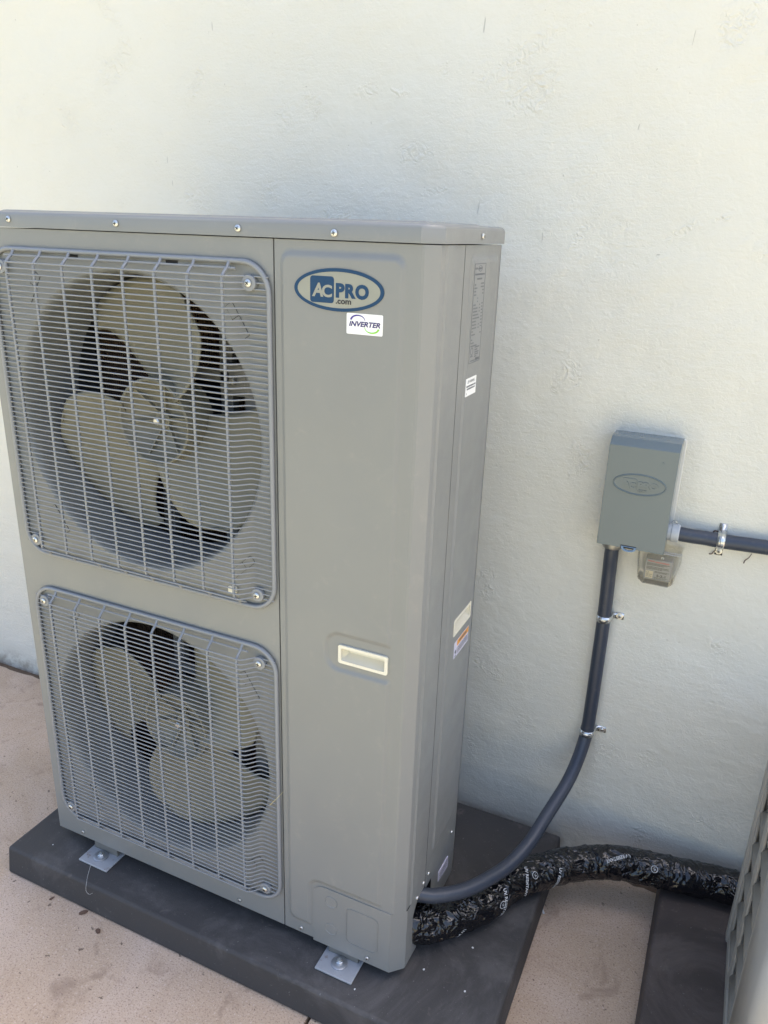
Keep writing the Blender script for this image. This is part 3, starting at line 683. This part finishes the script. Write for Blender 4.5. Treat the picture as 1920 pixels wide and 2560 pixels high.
mb = MB(); mb.lathe([(.0022,0),(.0020,.0009),(.0001,.0012)], lambda a, b, d: V(.3000+a, 1.073+b, BD+d), 14); mb.build('rivet', M['box'], bc)
mb = MB(); mb.prism([(.2425,.8832),(.2740,.8832),(.2740,.8895),(.2425,.8895)], V, BD-.004, BD+.0006); sl = mb.build('latch_slot', M['dark'], dbox, smooth=0)  # dark plate painted in for the shade of the slot
mb = MB(); mb.ring([(.2590+.0150*math.cos(R(a)), .8850+.0085*math.sin(R(a))) for a in range(180, 361, 12)] + [(.2740,.8880),(.2440,.8880)], [(.2590+.0105*math.cos(R(a)), .8850+.0050*math.sin(R(a))) for a in range(180, 361, 12)] + [(.2695,.8868),(.2485,.8868)], V, BD-.002, BD+.0022)
mb.build('latch_hasp', M['lblue'], dbox, smooth=30)
mb = MB(); cy = lambda u, v, d: (.2222+u, -.040+v, d)
mb.lathe([(.0195,.8895),(.0195,.880),(.0215,.8785),(.0215,.870),(.0198,.866),(.0150,.8645)], cy, 28); mb.lathe([(.0205,.8815),(.0205,.8788)], cy, 8); mb.build('conduit_fitting', M['cast'], dbox, smooth=30)
mb = MB(); cx_ = lambda u, v, d: (d, -.036+u, .9195+v)
mb.lathe([(.0175,.3258),(.0175,.334),(.0190,.3350),(.0190,.3475),(.0176,.3495),(.0146,.3500)], cx_, 28); mb.build('conduit_fitting', M['fitting'], dbox, smooth=30)
mb = MB(); mb.tube(smooth_path([(.331,-.03,.9385),(.335,-.034,.9455),(.341,-.036,.943),(.3435,-.034,.937)], 5), .0008, 6); mb.build('lead_seal', M['zinc'], dbox)

# ------------------------------------------------------------------ conduits
def ribbed(path, r, amp=.00022, pitch=.0045):
    P = resample(smooth_path(path, 14), pitch/2)
    return MB().tube(P, lambda t: r + (amp if int(round(t*(len(P)-1))) % 2 else -amp), 20)
c1 = ribbed([(.2222,-.040,.868),(.2222,-.038,.845),(.2225,-.031,.80),(.2245,-.027,.70),(.2248,-.0265,.60),(.2248,-.026,.48),(.2240,-.026,.405),(.222,-.030,.373),(.215,-.060,.325),(.203,-.105,.285),(.177,-.187,.24),(.162,-.240,.216),(.141,-.294,.20),(.117,-.344,.195),(.074,-.415,.197),(.028,-.465,.205),(-.001,-.485,.212),(-.05,-.505,.222)], .0148).build('flexible_conduit', M['conduit'], smooth=60, origin=(.2222,-.040,.868))
tag(c1, 'dark grey flexible conduit dropping from the box and curving into the condenser', 'conduit')
c2 = ribbed([(.3470,-.036,.9195),(.37,-.034,.918),(.40,-.0285,.917),(.4293,-.026,.9155),(.48,-.025,.917),(.55,-.0245,.919),(.7,-.024,.923),(1.2,-.024,.925)], .0148).build('flexible_conduit', M['conduit'], smooth=60, origin=(.3470,-.036,.9195))
tag(c2, 'dark grey flexible conduit running along the wall to the right of the box', 'conduit')
# straps
def strap(center, along, tabdir, label, two=False):
    C_ = Vector(center); A = Vector(along); T = Vector(tabdir); O = Vector((0,-1,0)); r = .0156; hw = .0075
    root = thing('conduit_strap', label, 'pipe strap', C_)
    pts = []
    if two: pts += [(-1.0*r-.008, -C_.y*-1 - .0), ]
    prof = [(T*(r+.020) , None)]
    line = []
    base = -(C_.y) - .0012        # distance from conduit axis to the wall
    line.append(T*(r+.024) + O*(-base)); line.append(T*(r+.006) + O*(-base)); line.append(T*(r+.0012) + O*(-base+.004)); line.append(T*r + O*0)
    for k in range(1, 12): a = math.pi*k/11; line.append(T*(r*math.cos(a)) + O*(r*math.sin(a)))
    line.append(T*(-r) + O*(-base*.75))
    if two: line += [T*(-r-.001)+O*(-base+.002), T*(-r-.014)+O*(-base)]
    mb = MB(); n = len(line)
    vs = [tuple(C_ + p + A*s_) for p in line for s_ in (-hw, hw)]
    mb.add(vs, [(2*i,2*i+1,2*i+3,2*i+2) for i in range(n-1)])
    o = mb.build('strap_band', M['zinc'], root, smooth=40, fixn=False); s = o.modifiers.new('Solidify', 'SOLIDIFY'); s.thickness = .0016; s.offset = 0
    mid = [tuple(C_ + p*1.02 ) for p in line[4:15]]
    mb = MB(); mb.tube(mid, .0016, 6); mb.build('strap_rib', M['zinc'], root)
    pc = C_ + T*(r+.015) + O*(-base)
    fn = lambda u, v, d: tuple(pc + T*u + A*v + O*d)
    screw(fn, 0, 0, .0048, root, washer=.0068, d=.0012)
strap((.2246,-.0268,.6905), (0,0,1), (1,0,0), 'upper zinc strap holding the vertical conduit to the wall')
strap((.2236,-.0275,.3890), (0,0,1), (1,0,0), 'lower zinc strap where the vertical conduit starts to bend')
strap((.4293,-.0262,.9155), (1,0,0), (0,0,-1), 'bright zinc strap on the horizontal conduit right of the box', two=True)

# ------------------------------------------------------------------ clear surge protector under the box
sp = thing('surge_protector', 'clear plastic surge protector hanging under the disconnect box', 'surge protector', (.32, 0, .80))
outl = [(.2785,.8800),(.3625,.8800),(.3625,.8630),(.3535,.8115),(.3455,.8035),(.2935,.8035),(.2835,.8115),(.2775,.8630)]
inn = [(.320+(u-.320)*.95, .842+(v-.842)*.95) for u, v in outl]
mb = MB(); n = len(outl)
mb.add([V(u,v,.004) for u,v in outl]+[V(u,v,.050) for u,v in outl]+[V(.32+(u-.32)*.955,.842+(v-.842)*.955,.0565) for u,v in outl],
       [(i,(i+1)%n,n+(i+1)%n,n+i) for i in range(n)]+[(n+i,n+(i+1)%n,2*n+(i+1)%n,2*n+i) for i in range(n)]+[tuple(2*n+k for k in range(n))])
mb.build('clear_case', M['clear'], sp, smooth=0)
mb = MB(); mb.tube([V(u,v,.0500) for u,v in outl], .0011, 6, closed=True); mb.tube([V(.32+(u-.32)*.955,.842+(v-.842)*.955,.0562) for u,v in outl], .0009, 6, closed=True); mb.build('case_edge', M['clear'], sp, smooth=60)
mb = MB(); mb.box(.2930, .3480, -.0430, -.010, .810, .8565); core = mb.build('surge_module', M['slab'], sp, bevel=.003)
LZ = .0434
mb = MB(); mb.prism(rrect(.2950,.3462,.8115,.8550,.002,3), V, LZ-.0006, LZ); lb = mb.build('module_label', M['slab'], core, smooth=0)
mb = MB(); fit_text(mb, 'TPSPD', V, .2975, .3120, .8500, .8532, LZ+.0003, .03); rows(mb, V, [(.3135,.341,.8512,.0010),(.3135,.341,.8495,.0010)], LZ+.0003); mb.build('label_print', M['red'], lb, smooth=0)
mb = MB(); rows(mb, V, [(.2975,.343,.8465,.0011),(.2975,.338,.8445,.0010),(.2975,.332,.8425,.0010),(.2975,.341,.8385,.0012),(.2975,.343,.8362,.0010),(.2975,.330,.8340,.0010),(.315,.343,.8295,.0010),(.315,.340,.8275,.0010),(.315,.342,.8165,.0008),(.315,.338,.8145,.0008)], LZ+.0003)
fit_text(mb, '5-2-1', V, .3195, .3375, .8185, .8240, LZ+.0003, .03); mb.build('label_print', M['black'], lb, smooth=0)
mb = MB(); mb.prism([(.2972,.8135),(.3120,.8135),(.3120,.8295),(.2972,.8295)], V, LZ-.0002, LZ+.0003); am = mb.build('approval_mark', M['beige'], lb, smooth=0)
mb = MB(); mb.ring(ellipse(.3010,.8260,.0026,.0024,16), ellipse(.3010,.8260,.0019,.0017,16), V, LZ, LZ+.0006); rows(mb, V, [(.2985,.3105,.8215,.0010),(.2985,.3080,.8190,.0010),(.2985,.3100,.8165,.0008)], LZ+.0006); mb.build('label_print', M['gprint'], am, smooth=0)
screw(V, .3265, .8650, .0032, sp, d=.0500)

# ------------------------------------------------------------------ wrapped refrigerant line
path = resample(smooth_path([(-.045,-.515,.150),(-.01,-.490,.138),(.018,-.462,.127),(.045,-.432,.122),(.078,-.390,.119),(.105,-.345,.117),(.128,-.290,.117),(.168,-.235,.116),(.218,-.187,.117),(.271,-.146,.118),(.345,-.108,.118),(.421,-.092,.117),(.496,-.079,.117),(.590,-.063,.116),(.80,-.055,.116)], 14), .0052)
NP = len(path)
def pipe_frame(s):
    x = min(max(s/.0052, 0), NP-1.001); i = int(x); f = x-i
    c = path[i]*(1-f)+path[i+1]*f
    t = (path[min(i+2,NP-1)]-path[max(i-1,0)]).normalized(); nrm = (Vector((0,0,1))-t*t.z).normalized(); return c, t, nrm, t.cross(nrm)
def pipe_rad(s, th):
    k = Vector((math.cos(th)*1.2, math.sin(th)*1.2, s*26))
    r = .0372 + .0022*noise.noise(k) + .0016*noise.noise(k*2.6)
    q = Vector((math.cos(th)*3, math.sin(th)*3, s*70)); r += .0016*abs(noise.noise(q))
    cr = sm(.15, .05, s); r += cr*(.004*noise.noise(q*1.3) + .003)
    lap = (s/.046 + th/(2*math.pi)*1.0) % 1.0; r += .0022*lap**3
    return r
def pipe_pt(s, th, off=0.0):
    c, t, nrm, b = pipe_frame(s); r = pipe_rad(s, th)+off; return tuple(c + nrm*(r*math.cos(th)) + b*(r*math.sin(th)))
LEN = (NP-1)*.0052
pipe = thing('insulated_pipe', 'thick refrigerant line wrapped in shiny black film lying behind the conduit', 'pipe', (.345, -.10, ZP))
NT_ = 64; mb = MB(); ns = int(LEN/.0045)
mb.add([pipe_pt(LEN*i/ns, 2*math.pi*k/NT_) for i in range(ns+1) for k in range(NT_)], [(i*NT_+k, i*NT_+(k+1)%NT_, (i+1)*NT_+(k+1)%NT_, (i+1)*NT_+k) for i in range(ns) for k in range(NT_)])
mb.build('film_wrap', M['film'], pipe, smooth=50)
mb = MB()
def pipe_text(mb, body, s0, th0, phi, h, part=None):
    vs, fs = text_geo(body, 1.0, .03)
    c, s_ = math.cos(R(phi)), math.sin(R(phi))
    if part: fs = [f for f in fs if part[0] <= sum(vs[i][0] for i in f)/len(f) <= part[1]]
    pts = []
    for x, y, _ in vs:
        x *= h; y *= h; pts.append(pipe_pt(s0+x*c+y*s_, th0+(x*s_-y*c)/.037, .0011))
    mb.add(pts, fs)
def pipe_mark(mb, s0, th0, h):
    n = 24; vs = []
    for k in range(n):
        a = 2*math.pi*k/n
        for r in (h, h*.84): vs.append(pipe_pt(s0+r*math.cos(a), th0+r*math.sin(a)/.037, .0011))
    mb.add(vs, [(2*i,(2*i+2)%(2*n),(2*i+3)%(2*n),2*i+1) for i in range(n)])
    pipe_text(mb, 'UL', s0-h*.30, th0-h*.35/.037, 75, h*.8)
for i, (s0, th0, ph) in enumerate(((.140,1.55,118),(.252,.55,112),(.335,.15,112),(.420,.75,112),(.600,.25,165))):
    mb = MB(); pipe_text(mb, 'UV RESISTANT', s0, th0, ph, .0098); mb.build('film_lettering', M['wtext'], pipe, smooth=0)
for s0, th0 in ((.236,1.25),(.352,.80),(.655,.80)):
    mb = MB(); pipe_mark(mb, s0, th0, .0075); mb.build('film_lettering', M['wtext'], pipe, smooth=0)
mb = MB(); c, t, nn, b = pipe_frame(.036)
mb.lathe([(.020,-.02),(.034,-.012),(.039,.0),(.037,.006)], lambda u, v, d: tuple(c+nn*u+b*v+t*d), 24); mb.build('foam_end', M['foam'], pipe)

# ------------------------------------------------------------------ louvred unit at the right
u2 = thing('louvred_unit', 'taupe louvred outdoor unit cut off by the right picture edge', 'air conditioner', (.95, -.40, ZP))
LX, Y0, Y1, Z0, Z1 = .585, -.638, -.165, ZP+.004, .60
mb = MB(); mb.box(LX+.004, 1.35, Y0+.004, Y1-.004, Z0, Z0+.03); mb.build('base_pan', M['tan'], u2, bevel=.003)
mb = MB(); mb.box(LX+.060, 1.30, Y0+.05, Y1-.03, Z0+.03, Z1-.02); mb.build('inner_coil', M['dark'], u2, smooth=0)  # coil block painted near-black as shade in the louvre gaps
# solid corner post with rounded edge, front panel
pp = [(LX+.006,-.482),(LX,-.486)] + [(LX+.022-.022*math.cos(R(a)), Y0+.022-.022*math.sin(R(a))) for a in range(0, 91, 10)] + [(LX+.05,Y0)]
mb = MB(); n = len(pp); mb.add([(x,y,Z0+.002) for x,y in pp]+[(x,y,Z1) for x,y in pp], [(i,i+1,n+i+1,n+i) for i in range(n-1)]); o = mb.build('corner_panel', M['tan'], u2, smooth=40, fixn=False); s = o.modifiers.new('Solidify','SOLIDIFY'); s.thickness = .002
mb = MB(); mb.box(LX+.0505, 1.35, Y0+.0015, Y0+.004, Z0+.002, Z1); mb.build('front_panel', M['tanlit'], u2, smooth=0)
mb = MB(); mb.box(LX, LX+.022, Y1-.028, Y1, Z0+.002, Z1); mb.build('rear_post', M['tan'], u2, bevel=.004)
for y0_, y1_ in ((-.486,-.447), (-.337,-.303), (-.212,-.1935)):
    mb = MB(); mb.box(LX+.004, LX+.009, y0_, y1_, Z0+.03, Z1); mb.build('louvre_mullion', M['tan'], u2, bevel=.0015)
mb = MB(); mb.box(LX-.006, 1.36, Y0-.006, Y1+.006, Z1+.001, Z1+.035); mb.build('top_cover', M['tan'], u2, bevel=.008)
for j, (ya, yb) in enumerate(((-.4465,-.3375), (-.3025,-.2125))):
    mb = MB(); hh = .027
    # one stamped louvre: bulges out of the face, top edge tucked in, slanted ends
    sec = [(.020, hh), (.012, hh*.80), (.001, hh*.28), (-.002, hh*.05), (.001, -.004)]
    vs_ = [(dx, y, dz) for dx, dz in sec for y in (ya + .0005, yb - .0005)]
    mb.add(vs_, [(2*i, 2*i+1, 2*i+3, 2*i+2) for i in range(len(sec)-1)])
    me = mb.mesh('louvre'); shade(me, 60)
    z = Z0+.052 + (.0 if j else .012)
    while z < Z1-.035:
        o = link('louvre', me, M['tandark'], u2, (LX+.006, 0, z)); z += .0765
        m_ = o.modifiers.new('Solidify', 'SOLIDIFY'); m_.thickness = .0018; m_.offset = 0

# ------------------------------------------------------------------ small things
def tuft(pts, r, name, mat, label, cat, group=None, sub=5):
    P = smooth_path(pts, sub); c = Vector(pts[0])
    return tag(MB().tube(P, lambda t: r*(1-.55*t), 6).build(name, mat, smooth=60, origin=tuple(c)), label, cat, group)
tuft([(.4125,-.003,.925),(.416,-.007,.929),(.4205,-.004,.927),(.424,-.008,.930),(.426,-.004,.936)], .0016, 'dead_tendril', M['tendril'], 'curled dead tendril on the wall just above the right strap', 'tendril')
tuft([(.4125,-.003,.8755),(.417,-.006,.8775),(.420,-.003,.8825),(.4235,-.006,.8865)], .0013, 'dead_tendril', M['tendril'], 'short dead tendril on the wall just below the right strap', 'tendril')
tuft([(.4796,-.003,.8686),(.481,-.005,.876),(.4865,-.004,.882),(.4905,-.007,.8935)], .0012, 'dead_tendril', M['tendril'], 'thin dead tendril hanging under the conduit near the right edge', 'tendril')
tuft([(-.2900,YF-.006,.411),(-.2805,YF-.013,.4255),(-.2700,YF-.012,.440),(-.2590,YF-.006,.455)], .0008, 'straw_stem', M['straw'], 'bent yellow straw caught in the rim of the lower grille', 'straw', sub=4)
tuft([(-.7680,-.628,ZP+.0030),(-.755,-.650,ZP+.0012),(-.742,-.668,ZP+.0012),(-.7320,-.682,.066),(-.722,-.6835,.060),(-.7120,-.6815,.067)], .0004, 'loose_thread', M['thread'], 'pale loose thread trailing over the pad edge below the left foot', 'thread')
def chipobj(x, y, z, s, name, mat, label, cat, group=None, elong=1.0):
    n = 7; a0 = random.random()*6; P = []
    for k in range(n):
        a = a0+2*math.pi*k/n; r = s*random.uniform(.6, 1.1); P.append((r*math.cos(a)*elong, r*math.sin(a)))
    ro = random.random()*3; c_, s_ = math.cos(ro), math.sin(ro)
    mb = MB(); mb.prism([(u*c_-v*s_, u*s_+v*c_) for u, v in P], lambda u, v, d: (x+u, y+v, z+d+.15*u), s*.15, s*.75)
    return tag(mb.build(name, mat, smooth=0, origin=(x, y, z)), label, cat, group)
for x, y, s, lab in ((.0309,-.5348,.0026,'largest white paint chip on the pad beside the right front corner of the condenser'),
        (.122,-.5431,.0023,'white paint chip on the pad close to its right edge and the camera'),
        (.1038,-.4414,.0022,'white paint chip on the pad just in front of the black wrapped pipe'),
        (-.0756,-.636,.0020,'white paint chip on the pad just in front of the right mounting foot'),
        (.149,-.20,.0016,'tiny white paint chip on the pad between the conduit bend and the wall'),
        (-.895,-.622,.0017,'tiny white paint chip on the pad left of the left mounting foot')):
    chipobj(x, y, ZP, s, 'paint_chip', M['chip'], lab, 'paint chip', 'white paint chips on the charcoal pad')
mb = MB(); mb.tube([(.1985,-.2050,.0035),(.2025,-.2100,.0038),(.2075,-.2185,.0035)], .0024, 8); tag(mb.build('plastic_scrap', M['chip'], origin=(.2049,-.2136,.001)), 'white stick-like plastic scrap on the concrete beside the pad edge', 'scrap')
for i, (x, y, s, e, lab) in enumerate(((-.8364,-.6922,.0032,2.2,'small dark bark flake on the concrete nearest the pad corner'),(-.7422,-.6900,.0060,2.2,'largest brown bark flake on the concrete in front of the pad'),(-.6765,-.7120,.0058,1.5,'rounded brown bark flake on the concrete nearest the camera'),(-1.03,-.46,.0026,2.0,'tiny bark flake on the concrete left of the pad'))):
    chipobj(x, y, 0, s, 'bark_flake', M['bark'], lab, 'bark', 'bark flakes on the concrete', e)
